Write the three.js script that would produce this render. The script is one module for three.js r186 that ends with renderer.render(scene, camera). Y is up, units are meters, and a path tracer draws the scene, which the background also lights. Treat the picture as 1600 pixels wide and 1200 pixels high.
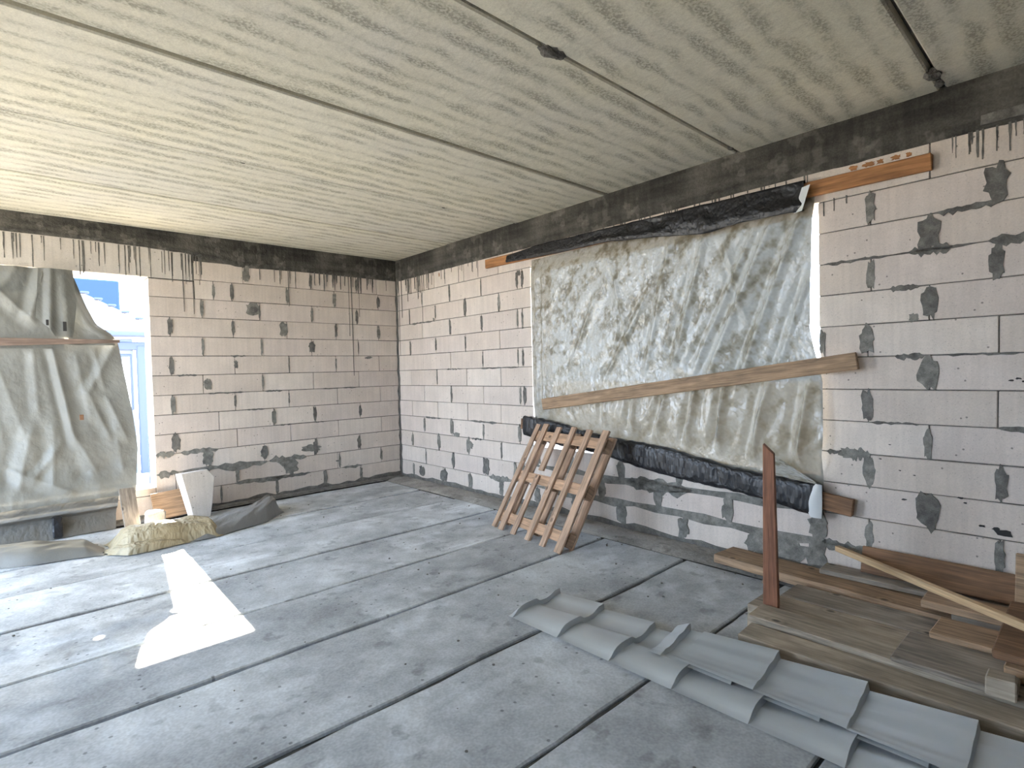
import * as THREE from 'three';
import { mergeGeometries } from 'three/addons/utils/BufferGeometryUtils.js';

// ------------------------------------------------------------------ camera, sky, sun, exposure
const scene = new THREE.Scene();
const camera = new THREE.PerspectiveCamera(70.19, 1600 / 1200, 0.05, 300);
camera.rotation.order = 'YXZ';
camera.position.set(-3.8761, 1.3748, 6.4812);
camera.rotation.set(-0.02611, -0.74246, -0.02433);
scene.add(camera);

const SUN = new THREE.Vector3(0.03, 0.682, -1).normalize();      // towards the sun
scene.background = new THREE.Color().setRGB(0.86, 1.08, 1.40);      // bright hazy sky

const sun = new THREE.DirectionalLight(new THREE.Color(1, 0.9, 0.76), 11);
sun.name = 'sun'; sun.position.copy(SUN).multiplyScalar(40).add(new THREE.Vector3(-3, 0, 3));
sun.target.position.set(-3, 0, 3); sun.target.name = 'sun_target';
sun.castShadow = true; sun.shadow.mapSize.set(4096, 4096);
Object.assign(sun.shadow.camera, { left: -16, right: 16, top: 16, bottom: -16, near: 1, far: 90 });
scene.add(sun, sun.target);

const renderer = new THREE.WebGLRenderer({ antialias: true });
renderer.toneMapping = THREE.LinearToneMapping;
renderer.toneMappingExposure = 14.2;
renderer.shadowMap.enabled = true;

// ------------------------------------------------------------------ helpers
let seed = 7;
const rnd = () => { seed = (seed * 1664525 + 1013904223) >>> 0; return seed / 4294967296; };
const rr = (a, b) => a + (b - a) * rnd();
const clamp = (x, a = 0, b = 1) => Math.min(b, Math.max(a, x));
const mix = (a, b, t) => a + (b - a) * t;
const smooth = (a, b, x) => { const t = clamp((x - a) / (b - a)); return t * t * (3 - 2 * t); };
const lut = (pts, x) => {                                          // piecewise linear
  if (x <= pts[0][0]) return pts[0][1];
  for (let i = 1; i < pts.length; i++) if (x <= pts[i][0]) return mix(pts[i - 1][1], pts[i][1], (x - pts[i - 1][0]) / (pts[i][0] - pts[i - 1][0]));
  return pts[pts.length - 1][1];
};
const LAT = new Float32Array(65536); for (let i = 0; i < 65536; i++) LAT[i] = rnd();
function vnoise(x, y, px = 256, py = 256, s = 0) {                  // tileable value noise
  const ix = Math.floor(x), iy = Math.floor(y); let fx = x - ix, fy = y - iy;
  fx = fx * fx * (3 - 2 * fx); fy = fy * fy * (3 - 2 * fy);
  const m = (a, n) => ((a % n) + n) % n;
  const g = (a, b) => LAT[(m(a, px) * 251 + m(b, py) * 7919 + s * 1543) & 65535];
  return mix(mix(g(ix, iy), g(ix + 1, iy), fx), mix(g(ix, iy + 1), g(ix + 1, iy + 1), fx), fy);
}
function fbm(x, y, px, py, oct = 4, s = 0) {
  let v = 0, a = 0.5, t = 0;
  for (let o = 0; o < oct; o++) { v += a * vnoise(x, y, px, py, s + o * 3); t += a; a *= 0.55; x *= 2; y *= 2; px *= 2; py *= 2; }
  return v / t;
}
function tex(n, fn, metres, srgb = true, metresV = metres) {        // fn(u, v in 0..1) -> [r, g, b] 0..1
  const d = new Uint8Array(n * n * 4);
  for (let j = 0; j < n; j++) for (let i = 0; i < n; i++) {
    const c = fn(i / n, j / n), k = (j * n + i) * 4;
    d[k] = 255 * clamp(c[0]); d[k + 1] = 255 * clamp(c[1]); d[k + 2] = 255 * clamp(c[2]); d[k + 3] = 255;
  }
  const t = new THREE.DataTexture(d, n, n);
  t.wrapS = t.wrapT = THREE.RepeatWrapping; t.magFilter = THREE.LinearFilter; t.minFilter = THREE.LinearMipmapLinearFilter; t.generateMipmaps = true;
  t.repeat.set(1 / metres, 1 / metresV);
  if (srgb) t.colorSpace = THREE.SRGBColorSpace;
  t.needsUpdate = true;
  return t;
}
const std = (o) => new THREE.MeshStandardMaterial({ roughness: 0.9, side: THREE.DoubleSide, ...o });
const C = (r, g, b) => new THREE.Color().setRGB(r, g, b);

// ---- textures (grain, pits, stains)
const pit = (u, v, n, s, r) => {                                    // sparse dark specks
  const x = u * n, y = v * n, ix = Math.floor(x), iy = Math.floor(y), h = LAT[(ix * 131 + iy * 977 + s * 71) & 65535];
  if (h < 0.93) return 0;
  const cx = LAT[(ix * 37 + iy * 311 + s) & 65535] * 0.5 + 0.25, cy = LAT[(ix * 517 + iy * 53 + s) & 65535] * 0.5 + 0.25;
  return Math.hypot(x - ix - cx, y - iy - cy) < r * h ? 1 : 0;
};
const tBlock = tex(1024, (u, v) => {
  const b = fbm(u * 6, v * 6, 6, 6, 5, 1), f = vnoise(u * 256, v * 256, 256, 256, 9), str = vnoise(u * 90, v * 3, 90, 3, 4);
  let k = 0.93 + 0.10 * (b - 0.5) + 0.05 * (f - 0.5) + 0.04 * (str - 0.5);
  k -= 0.30 * pit(u, v, 40, 3, 0.16) * (vnoise(u * 9, v * 9, 9, 9, 44) > 0.55 ? 1 : 0) + 0.10 * pit(u, v, 110, 8, 0.22);
  return [k, k * 0.995, k * 0.99];
}, 1.3);
const tBlockBump = tex(512, (u, v) => { const k = 0.6 + 0.3 * fbm(u * 40, v * 40, 40, 40, 3, 2); return [k, k, k]; }, 1.3, false);
const concreteColor = (u, v, s, contrast) => {
  const big = fbm(u * 4, v * 4, 4, 4, 5, s), mid = fbm(u * 18, v * 18, 18, 18, 4, s + 5), fine = vnoise(u * 300, v * 300, 300, 300, s + 2);
  return 0.72 + contrast * (big - 0.5) + contrast * 0.6 * (mid - 0.5) + 0.10 * (fine - 0.5);
};
const tFloor = tex(1024, (u, v) => {
  let k = concreteColor(u, v, 11, 0.36) + 0.07;
  const trow = vnoise(u * 5, v * 70, 5, 70, 31) * smooth(0.5, 0.7, fbm(u * 5, v * 5, 5, 5, 3, 17));
  k += 0.10 * (trow - 0.25);
  k -= 0.22 * pit(u, v, 60, 5, 0.2) * (vnoise(u * 7, v * 7, 7, 7, 47) > 0.5 ? 1 : 0) + 0.10 * smooth(0.66, 0.80, fbm(u * 24, v * 30, 24, 30, 3, 41));
  k += 0.07 * smooth(0.55, 0.75, fbm(u * 9, v * 9, 9, 9, 4, 55));
  return [k, k * 1.0, k * 0.995];
}, 2.3);
const tFloorBump = tex(512, (u, v) => { const k = fbm(u * 16, v * 16, 16, 16, 5, 21); return [k, k, k]; }, 2.3, false);
const tCeil = tex(1024, (u, v) => {                                 // u along the slab: ribbed streaks left by the casting bed, speckled
  const w = 0.055 * (fbm(u * 5, v * 5, 5, 5, 3, 61) - 0.5);
  const rib = 0.5 + 0.5 * Math.sin((v + w) * Math.PI * 2 * 9 + 2.2 * (vnoise(u * 3, v * 6, 3, 6, 4) - 0.5));
  const patch = fbm(u * 6, v * 12, 6, 12, 4, 70), speck = fbm(u * 120, v * 150, 120, 150, 2, 75), fine = vnoise(u * 256, v * 256, 256, 256, 3);
  const dark = smooth(0.45, 0.95, rib * 0.36 + patch * 0.85) * (0.35 + 0.65 * smooth(0.3, 0.7, speck));
  const k = 0.88 - 0.26 * dark + 0.10 * (patch - 0.5) + 0.07 * (fine - 0.5);
  const y = 0.03 * fbm(u * 3, v * 3, 3, 3, 3, 88);
  return [k + y * 0.6, k + y * 0.4, k - y];
}, 1.17);
const tBeam = tex(1024, (u, v) => {
  const big = fbm(u * 5, v * 8, 5, 8, 5, 91), streak = fbm(u * 4, v * 40, 4, 40, 3, 95), vert = fbm(u * 60, v * 5, 60, 5, 3, 97), fine = vnoise(u * 256, v * 256, 256, 256, 5);
  let k = 0.5 + 0.55 * (big - 0.5) + 0.25 * (streak - 0.5) + 0.16 * (vert - 0.5) + 0.10 * (fine - 0.5);
  k += 0.16 * smooth(0.62, 0.72, fbm(u * 14, v * 14, 14, 14, 4, 99));
  return [k * 1.0, k * 0.99, k * 0.965];
}, 1.7);
const tMortar = tex(512, (u, v) => { const k = 0.7 + 0.4 * (fbm(u * 20, v * 20, 20, 20, 4, 103) - 0.5) + 0.12 * (vnoise(u * 200, v * 200, 200, 200, 1) - 0.5); return [k, k, k * 0.98]; }, 0.8);
const tRough = tex(512, (u, v) => { const k = fbm(u * 24, v * 24, 24, 24, 5, 121); return [k, k, k]; }, 0.8, false);
const woodTex = (s, warm, knots, dirt, gc = 0.34) => tex(512, (u, v) => {       // u along the grain
  const wob = 0.05 * (fbm(u * 3, v * 3, 3, 3, 3, s) - 0.5);
  const grain = fbm(u * 4, (v + wob) * 42, 4, 42, 3, s + 1), fib = vnoise(u * 14, v * 220, 14, 220, s + 2), blot = fbm(u * 7, v * 7, 7, 7, 4, s + 3);
  let k = 0.76 + gc * (grain - 0.5) + 0.12 * (fib - 0.5) + dirt * (blot - 0.5);
  if (knots) for (const [kx, ky] of [[0.23, 0.31], [0.71, 0.74]]) { const d = Math.hypot((u - kx) * 16, (v - ky) * 11); k -= 0.22 * smooth(0.5, 0.1, d) + 0.05 * Math.sin(d * 9) * smooth(1.6, 0.4, d); }
  return [k, k * (1 - warm * 0.25), k * (1 - warm * 0.5)];
}, 0.9, true, 0.45);
const tWoodGrey = woodTex(131, 0.20, true, 0.30, 0.22), tWoodWarm = woodTex(151, 0.32, true, 0.25), tWoodPale = woodTex(171, 0.4, false, 0.08);
const tTarp = tex(512, (u, v) => {
  const wv = 0.03 * (vnoise(u * 200, v * 200, 200, 200, 12) - 0.5), b = fbm(u * 6, v * 6, 6, 6, 5, 181);
  const k = 0.86 + 0.16 * (b - 0.5) + wv; return [k, k * 0.995, k * 0.97];
}, 1.0);
const tFilm = tex(1024, (u, v) => {                                  // dirty silver film: grimy scuffs, heavier in the upper half of the sheet
  const a = fbm((u + v) * 22, v * 9, 22, 9, 5, 191), b = fbm(u * 60, v * 50, 60, 50, 3, 197);
  const grime = smooth(0.42, 0.75, a * 0.5 + b * 0.5) * (1 - 0.55 * smooth(0.3, 0.6, v));
  const k = 0.86 - 0.27 * grime + 0.05 * (vnoise(u * 200, v * 200, 200, 200, 6) - 0.5);
  return [k, k * (1 - 0.05 * grime), k * (1 - 0.15 * grime)];
}, 2.7);
const tCrumple = tex(512, (u, v) => {                                // small sharp wrinkles
  const r = (x, y, p, q, s) => 1 - Math.abs(2 * fbm(x, y, p, q, 3, s) - 1);
  const k = 0.5 * r(u * 10, v * 8, 10, 8, 201) + 0.35 * r(u * 22, v * 18, 22, 18, 205) + 0.15 * fbm(u * 60, v * 60, 60, 60, 2, 209); return [k, k, k];
}, 1.0, false);

// ---- materials
const M = {
  block: [C(0.68, 0.60, 0.53), C(0.65, 0.57, 0.50), C(0.71, 0.635, 0.565), C(0.67, 0.59, 0.53)].map((c) => std({ color: c, map: tBlock, bumpMap: tBlockBump, bumpScale: 0.002 })),
  lintel: std({ color: C(0.58, 0.54, 0.49), map: tBlock, bumpMap: tBlockBump, bumpScale: 0.002 }),
  freshBlock: std({ color: C(0.74, 0.71, 0.68), map: tBlock, bumpMap: tBlockBump, bumpScale: 0.003 }),
  core: std({ color: C(0.26, 0.245, 0.225), map: tMortar }),
  mortar: std({ color: C(0.40, 0.385, 0.355), map: tMortar, bumpMap: tRough, bumpScale: 0.006 }),
  mortarDark: std({ color: C(0.29, 0.275, 0.26), map: tMortar, bumpMap: tRough, bumpScale: 0.006 }),
  beam: std({ color: C(0.25, 0.24, 0.22), map: tBeam, bumpMap: tRough, bumpScale: 0.008 }),
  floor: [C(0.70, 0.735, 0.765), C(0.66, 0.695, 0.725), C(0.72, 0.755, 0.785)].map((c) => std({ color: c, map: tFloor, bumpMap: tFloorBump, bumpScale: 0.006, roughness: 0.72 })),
  subfloor: std({ color: C(0.13, 0.125, 0.12), map: tMortar }),
  strip: std({ color: C(0.46, 0.44, 0.41), map: tFloor, bumpMap: tRough, bumpScale: 0.01 }),
  ceiling: [C(0.74, 0.71, 0.62), C(0.70, 0.675, 0.60)].map((c) => std({ color: c, map: tCeil, bumpMap: tRough, bumpScale: 0.003 })),
  plain: std({ color: C(0.62, 0.57, 0.51), map: tMortar }),
  woodGrey: std({ color: C(0.60, 0.56, 0.48), map: tWoodGrey, roughness: 0.85 }),
  woodGrey2: std({ color: C(0.48, 0.455, 0.41), map: tWoodGrey, roughness: 0.9 }),
  woodTan: std({ color: C(0.58, 0.46, 0.34), map: tWoodWarm, roughness: 0.8 }),
  woodOrange: std({ color: C(0.60, 0.33, 0.15), map: tWoodWarm, roughness: 0.75 }),
  woodBrown: std({ color: C(0.36, 0.235, 0.15), map: tWoodWarm, roughness: 0.8 }),
  woodPallet: std({ color: C(0.76, 0.61, 0.50), map: tWoodWarm, roughness: 0.8 }),
  woodPalletCross: std({ color: C(0.80, 0.60, 0.45), map: tWoodWarm, roughness: 0.8 }),
  woodPale: std({ color: C(0.82, 0.72, 0.52), map: tWoodPale, roughness: 0.7 }),
  woodMauve: std({ color: C(0.38, 0.30, 0.26), map: tWoodGrey, roughness: 0.9 }),
  rust: std({ color: C(0.42, 0.215, 0.14), map: tWoodWarm, roughness: 0.7 }),
  tarp: new THREE.MeshPhysicalMaterial({ color: C(0.23, 0.235, 0.225), map: tTarp, bumpMap: tCrumple, bumpScale: 0.006, roughness: 0.55, side: THREE.DoubleSide, transmission: 0.04, thickness: 0 }),
  film: new THREE.MeshPhysicalMaterial({ color: C(0.50, 0.48, 0.425), map: tFilm, bumpMap: tCrumple, bumpScale: 0.008, roughness: 0.24, side: THREE.DoubleSide, transmission: 0.03, thickness: 0 }),
  black: std({ color: C(0.010, 0.010, 0.012), bumpMap: tCrumple, bumpScale: 0.014, roughness: 0.40 }),
  silver: std({ color: C(0.62, 0.64, 0.64), roughness: 0.35 }),
  bundleGrey: std({ color: C(0.27, 0.27, 0.28), map: tTarp, bumpMap: tCrumple, bumpScale: 0.006, roughness: 0.45 }),
  bundleTan: std({ color: C(0.52, 0.44, 0.30), map: tTarp, bumpMap: tCrumple, bumpScale: 0.025, roughness: 0.55 }),
  steel: std({ color: C(0.485, 0.52, 0.54), roughness: 0.42, metalness: 0.55 }),
  hole: std({ color: C(0.03, 0.028, 0.026) }),
  tag: std({ color: C(0.20, 0.10, 0.05) }),
};

// ---- geometry helpers
function flat(tris, uvAxis = -1, ou = 0, ov = 0) {                   // triangles -> flat-shaded geometry with uv in metres
  const P = [], N = [], U = [], a = new THREE.Vector3(), b = new THREE.Vector3();
  for (const t of tris) {
    a.subVectors(t[1], t[0]); b.subVectors(t[2], t[0]); const n = a.clone().cross(b).normalize(), m = [Math.abs(n.x), Math.abs(n.y), Math.abs(n.z)];
    const ax = m[0] >= m[1] && m[0] >= m[2] ? 0 : m[1] >= m[2] ? 1 : 2;
    let [p, q] = ax === 0 ? [2, 1] : ax === 1 ? [0, 2] : [0, 1];
    if (uvAxis === q) [p, q] = [q, p];
    for (const v of t) { const c = [v.x, v.y, v.z]; P.push(...c); N.push(n.x, n.y, n.z); U.push(c[p] + ou, c[q] + ov); }
  }
  const g = new THREE.BufferGeometry();
  g.setAttribute('position', new THREE.Float32BufferAttribute(P, 3)); g.setAttribute('normal', new THREE.Float32BufferAttribute(N, 3)); g.setAttribute('uv', new THREE.Float32BufferAttribute(U, 2));
  return g;
}
// chamfered box centred on c; jit moves the eight corners; taper scales the +y end
function cbox(w, h, d, ch = 0.004, o = {}) {
  const { jit = 0, axis = -1, c = [0, 0, 0], warp } = o, V = {}, S = [-1, 1];
  for (const x of S) for (const y of S) for (const z of S) {
    const j = [rr(-jit, jit), rr(-jit, jit), rr(-jit, jit)];
    const mk = (ix, iy, iz) => { const v = new THREE.Vector3(c[0] + x * (w / 2 - ix) + j[0], c[1] + y * (h / 2 - iy) + j[1], c[2] + z * (d / 2 - iz) + j[2]); if (warp) warp(v); return v; };
    V[[x, y, z]] = [mk(0, ch, ch), mk(ch, 0, ch), mk(ch, ch, 0)];
  }
  const T = [], mid = new THREE.Vector3(); Object.values(V).forEach((k) => k.forEach((v) => mid.addScaledVector(v, 1 / 24)));
  const tri = (p, q, r) => { const n = q.clone().sub(p).cross(r.clone().sub(p)); const out = p.clone().add(q).add(r).multiplyScalar(1 / 3).sub(mid); T.push(n.dot(out) > 0 ? [p, q, r] : [p, r, q]); };
  const quad = (p, q, r, s) => { tri(p, q, r); tri(p, r, s); };
  for (let a = 0; a < 3; a++) for (const s of S) {
    const k = (t, u) => { const q = [0, 0, 0]; q[a] = s; q[(a + 1) % 3] = t; q[(a + 2) % 3] = u; return V[q][a]; };
    quad(k(-1, -1), k(1, -1), k(1, 1), k(-1, 1));
  }
  for (let a = 0; a < 3; a++) { const b = (a + 1) % 3, e = (a + 2) % 3;
    for (const s of S) for (const t of S) { const k = (u, f) => { const q = [0, 0, 0]; q[a] = s; q[b] = t; q[e] = u; return V[q][f]; }; quad(k(-1, a), k(1, a), k(1, b), k(-1, b)); } }
  for (const k of Object.values(V)) tri(k[0], k[1], k[2]);
  return flat(T, axis, rr(0, 3), rr(0, 3));
}
const span = (x0, x1, y0, y1, z0, z1, ch = 0.004, o = {}) => cbox(x1 - x0, y1 - y0, z1 - z0, ch, { ...o, c: [(x0 + x1) / 2, (y0 + y1) / 2, (z0 + z1) / 2] });
function grid(nu, nv, fn, su = 1, sv = 1) {                          // fn(s, t) -> [x, y, z]; uv in metres via su, sv
  const P = [], U = [], I = [];
  for (let j = 0; j <= nv; j++) for (let i = 0; i <= nu; i++) { P.push(...fn(i / nu, j / nv)); U.push(i / nu * su, j / nv * sv); }
  for (let j = 0; j < nv; j++) for (let i = 0; i < nu; i++) { const a = j * (nu + 1) + i; I.push(a, a + 1, a + nu + 2, a, a + nu + 2, a + nu + 1); }
  const g = new THREE.BufferGeometry();
  g.setAttribute('position', new THREE.Float32BufferAttribute(P, 3)); g.setAttribute('uv', new THREE.Float32BufferAttribute(U, 2)); g.setIndex(I); g.computeVertexNormals();
  return g;
}
function slab2D(pts, n0, n1) {                                       // polygon in (u, y) extruded from depth n0 to n1
  const sh = new THREE.Shape(pts.map((p) => new THREE.Vector2(p[0], p[1])));
  const g = new THREE.ExtrudeGeometry(sh, { depth: n1 - n0, bevelEnabled: false, curveSegments: 1 }); g.translate(0, 0, n0); return g;
}
function blob(cu, cy, w, h, n1 = 0.005, rough = 0.3, n = 19) {       // ragged smear of mortar
  const pts = [];
  for (let i = 0; i < n; i++) { const a = i / n * Math.PI * 2 + rr(-0.12, 0.12), c = Math.cos(a), s = Math.sin(a), k = Math.pow(Math.pow(Math.abs(c), 3) + Math.pow(Math.abs(s), 3), -1 / 3) * (1 + rr(-rough, rough * 0.5)); pts.push([cu + c * k * w / 2, cy + s * k * h / 2]); }
  return slab2D(pts, -0.03, n1);
}
function ribbon(u0, y0, u1, y1, h, n1 = 0.004, k = 8) {              // ragged bead of mortar along a joint
  const top = [], bot = [];
  for (let i = 0; i <= k; i++) { const t = i / k, e = Math.min(1, 6 * t + 0.15, 6 * (1 - t) + 0.15); top.push([mix(u0, u1, t), mix(y0, y1, t) + h * e * rr(0.15, 0.6)]); bot.push([mix(u0, u1, t), mix(y0, y1, t) - h * e * rr(0.15, 0.85)]); }
  return slab2D([...bot, ...top.reverse()], -0.03, n1);
}
// ---- naming helpers
const taken = {};
const numbered = (n) => { taken[n] = (taken[n] ?? -1) + 1; return taken[n] ? n + '_' + String(taken[n]).padStart(3, '0') : n; };
const shade = (o) => { o.traverse((m) => { if (m.isMesh) { m.castShadow = true; m.receiveShadow = true; } }); return o; };
function part(parent, name, geo, mat, label) {
  const m = new THREE.Mesh(geo, mat), used = parent.userData.used ?? new Map(); m.castShadow = m.receiveShadow = true;
  const cnt = counters.get(parent) ?? {}; counters.set(parent, cnt); cnt[name] = (cnt[name] ?? -1) + 1;
  m.name = cnt[name] ? name + '_' + String(cnt[name]).padStart(3, '0') : name; if (label) m.userData.label = label; parent.add(m); return m;
}
const counters = new Map();
function thing(name, label, category, group) { const o = new THREE.Group(); o.name = numbered(name); o.userData = { label, category }; if (group) o.userData.group = group; scene.add(o); return o; }
function solid(name, label, category, geo, mat, group) {
  geo.computeBoundingBox(); const b = geo.boundingBox, c = new THREE.Vector3((b.min.x + b.max.x) / 2, b.min.y, (b.min.z + b.max.z) / 2); geo.translate(-c.x, -c.y, -c.z);
  const m = new THREE.Mesh(geo, mat); m.name = numbered(name); m.position.copy(c); m.userData = { label, category }; if (group) m.userData.group = group; m.castShadow = m.receiveShadow = true; scene.add(m); return m;
}
function struct(name, label) { const o = new THREE.Group(); o.name = name; o.userData = { kind: 'structure', label, category: name.split('_')[0] }; scene.add(o); return o; }

const FY = -0.04, CY = 2.87, XL = -5.9, ZF = 9.4, T = 0.3;           // floor, ceiling, far left wall, wall behind the camera, wall thickness

// ------------------------------------------------------------------ floor: concrete panels with ragged joints
{
  const fl = struct('floor', 'grey concrete panel floor with dark ragged joints and blotchy stains');
  part(fl, 'screed_bed', span(XL - T, T, FY - 0.25, FY - 0.018, -T, ZF + T, 0.01), M.subfloor);
  const J = [0.10, 0.90, 1.592, 2.275, 3.005, 3.655, 4.40, 5.08, 5.79, 6.5, 7.2, 7.9, 8.6, 9.35], X0 = XL + 0.02, X1 = -0.30, K = 64;
  const edge = J.map((z) => Array.from({ length: K + 1 }, (_, i) => { const w = 0.006 + 0.012 * vnoise(i * 0.7, z * 31) ; const c = 0.018 * (fbm(i * 0.21, z * 13, 256, 256, 3) - 0.5); return [z + c - w, z + c + w]; }));
  for (let s = 0; s + 1 < J.length; s++) {
    const y = FY + [0, -0.004, 0.003, -0.002, 0.002, 0, -0.003, 0.002, 0, 0, 0, 0, 0][s];
    const A = [], U = [], I = [];
    for (let i = 0; i <= K; i++) { const x = mix(X0, X1, i / K), a = edge[s][i][1], b = edge[s + 1][i][0];
      for (const [yy, zz] of [[FY - 0.03, a], [y - 0.006, a], [y, a + 0.008], [y, b - 0.008], [y - 0.006, b], [FY - 0.03, b]]) { A.push(x, yy, zz); U.push(x + s * 0.77, zz + yy + s * 1.31); } }
    for (let i = 0; i < K; i++) for (let j = 0; j < 5; j++) { const p = i * 6 + j; I.push(p, p + 1, p + 7, p, p + 7, p + 6); }
    I.push(0, 5, 4, 0, 4, 3, 0, 3, 2, 0, 2, 1); const e = K * 6; I.push(e, e + 1, e + 2, e, e + 2, e + 3, e, e + 3, e + 4, e, e + 4, e + 5);
    const g = new THREE.BufferGeometry(); g.setAttribute('position', new THREE.Float32BufferAttribute(A, 3)); g.setAttribute('uv', new THREE.Float32BufferAttribute(U, 2)); g.setIndex(I);
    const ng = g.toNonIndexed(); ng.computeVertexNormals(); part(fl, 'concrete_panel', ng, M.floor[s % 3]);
  }
  // rough concrete strips between the panels and the walls
  part(fl, 'edge_strip', grid(120, 6, (s, t) => { const z = mix(0.02, ZF, s), x = mix(-0.30, -0.012, t); return [x, FY + 0.004 + 0.018 * smooth(0.0, 0.35, t) + 0.016 * (fbm(z * 7, x * 19, 256, 256, 3) - 0.4) * (t > 0 ? 1 : 0.4), z]; }, 9.4, 0.3), M.strip, 'rough dusty concrete strip along the wall');
  part(fl, 'edge_strip', grid(120, 4, (s, t) => { const x = mix(XL, -0.02, s), z = mix(0.012, 0.13, t); return [x, FY + 0.035 - 0.02 * t + 0.014 * (fbm(x * 8, z * 21, 256, 256, 3) - 0.4), z]; }, 7, 0.12), M.mortarDark, 'dark mortar strip along the wall');
  // small crumbs of mortar lying about
  const crumbs = [];
  for (let i = 0; i < 150; i++) { const g = new THREE.IcosahedronGeometry(rr(0.003, 0.009), 0), wall = rnd() < 0.4; g.scale(1, 0.6, 1); g.translate(wall ? rr(-0.5, -0.1) : rr(-4.2, -0.4), FY + 0.004 + (wall ? 0.012 : 0), wall ? rr(0.4, 5) : rr(0.5, 6)); crumbs.push(g); }
  part(fl, 'mortar_crumbs', mergeGeometries(crumbs), M.mortar).userData.kind = 'stuff';
}
// ------------------------------------------------------------------ ceiling: hollow-core concrete slabs
{
  const ce = struct('ceiling', 'ceiling of wide grey concrete slabs with streaky stains and dark joints');
  part(ce, 'roof_deck', span(XL - T, T, CY + 0.05, CY + 0.3, -T, ZF + T, 0.01), M.core);
  const G = [-0.28, 1.205, 2.365, 3.535, 4.705, 5.86, 7.03, 8.2, ZF + 0.28], gapW = [0, 0.012, 0.016, 0.026, 0.026, 0.026, 0.02, 0.02, 0];
  for (let i = 0; i + 1 < G.length; i++) {
    const g = span(XL - 0.25, 0.25, CY + [0, 0.006, 0, 0.008, 0, 0.004, 0, 0][i], CY + 0.2, G[i] + gapW[i] / 2, G[i + 1] - gapW[i + 1] / 2, 0.008, { axis: 0 });
    part(ce, 'ceiling_slab', g, M.ceiling[i % 2]);
  }
  for (const [x, z, r] of [[-1.943, 4.70, 0.055], [-1.90, 4.712, 0.04], [-0.25, 5.855, 0.05], [-0.10, 5.86, 0.03], [-0.14, 4.71, 0.025], [-0.9, 2.365, 0.014], [-2.62, 2.365, 0.012]]) {
    const g = new THREE.IcosahedronGeometry(r, 2), p = g.attributes.position;
    for (let i = 0; i < p.count; i++) { const k = 0.65 + 0.7 * vnoise(p.getX(i) * 70 + 9, p.getY(i) * 60 + p.getZ(i) * 50 + x * 9); p.setXYZ(i, x + p.getX(i) * k * 1.3, CY + 0.004 + p.getY(i) * k * 0.5, z + p.getZ(i) * k * 0.7); }
    g.computeVertexNormals(); part(ce, 'mortar_lump', g, M.mortarDark, 'lump of mortar squeezed out of a ceiling joint');
  }
}

// ------------------------------------------------------------------ block walls (local u along the wall, y up, depth n towards the room)
const CH = 0.2;
function layBlocks(wall, rows, holes, u0, u1) {                      // rows[k] = joints of course k counted from the top
  const gap = 0.0028;
  rows.forEach((joints, k) => {
    const yTop = 2.6 - CH * k, yBot = yTop - CH, cuts = [u0, ...joints.filter((j) => j > u0 && j < u1), u1].sort((a, b) => a - b);
    for (let i = 0; i + 1 < cuts.length; i++) {
      let parts = [[cuts[i], cuts[i + 1], yBot, yTop]];
      for (const [a, b, c, d] of holes) {
        const next = [];
        for (const [p, q, r, s] of parts) {
          const ym = (r + s) / 2;
          if (q <= a || p >= b || s <= c + 0.001 || r >= d - 0.001) { next.push([p, q, r, s]); continue; }
          if (p < a - 0.02) next.push([p, a, r, s]);
          if (q > b + 0.02) next.push([b, q, r, s]);
          const lo = Math.max(p, a), hi = Math.min(q, b);
          if (r < c - 0.02) next.push([lo, hi, r, c]);
          if (s > d + 0.02) next.push([lo, hi, d, s]);
        }
        parts = next;
      }
      for (const [p, q, r, s] of parts) {
        if (q - p < 0.02) continue;
        const f = rr(-0.0025, 0.0025);
        part(wall, 'block', span(p + gap, q - gap, r + gap * rr(0.8, 1.3), s - gap * rr(0.8, 1.3), -T, f, 0.003, { jit: 0.0012 }), M.block[Math.floor(rnd() * 4)]);
      }
    }
  });
}
const frameAround = (u0, u1, y0, y1, holes, n0, n1) => {             // boxes filling a rectangle around one opening
  const [a, b, c, d] = holes[0]; const g = [];
  g.push(span(u0, a, y0, y1, n0, n1, 0.001), span(b, u1, y0, y1, n0, n1, 0.001));
  if (c > y0) g.push(span(a, b, y0, c, n0, n1, 0.001));
  if (d < y1) g.push(span(a, b, d, y1, n0, n1, 0.001));
  return mergeGeometries(g);
};
const drips = (list) => mergeGeometries(list.map(([u, y, l, w]) => { // runs of cement slurry down the wall
  const pts = [[u - w / 2, y]]; const k = 4;
  for (let i = 1; i <= k; i++) pts.push([u - w / 2 * (1 - 0.5 * i / k) + rr(-0.2, 0.2) * w, y - l * i / k]);
  for (let i = k; i >= 1; i--) pts.push([u + w / 2 * (1 - 0.5 * i / k) + rr(-0.2, 0.2) * w, y - l * i / k]);
  pts.push([u + w / 2, y]); return slab2D(pts, -0.01, 0.0042);
}));

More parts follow.
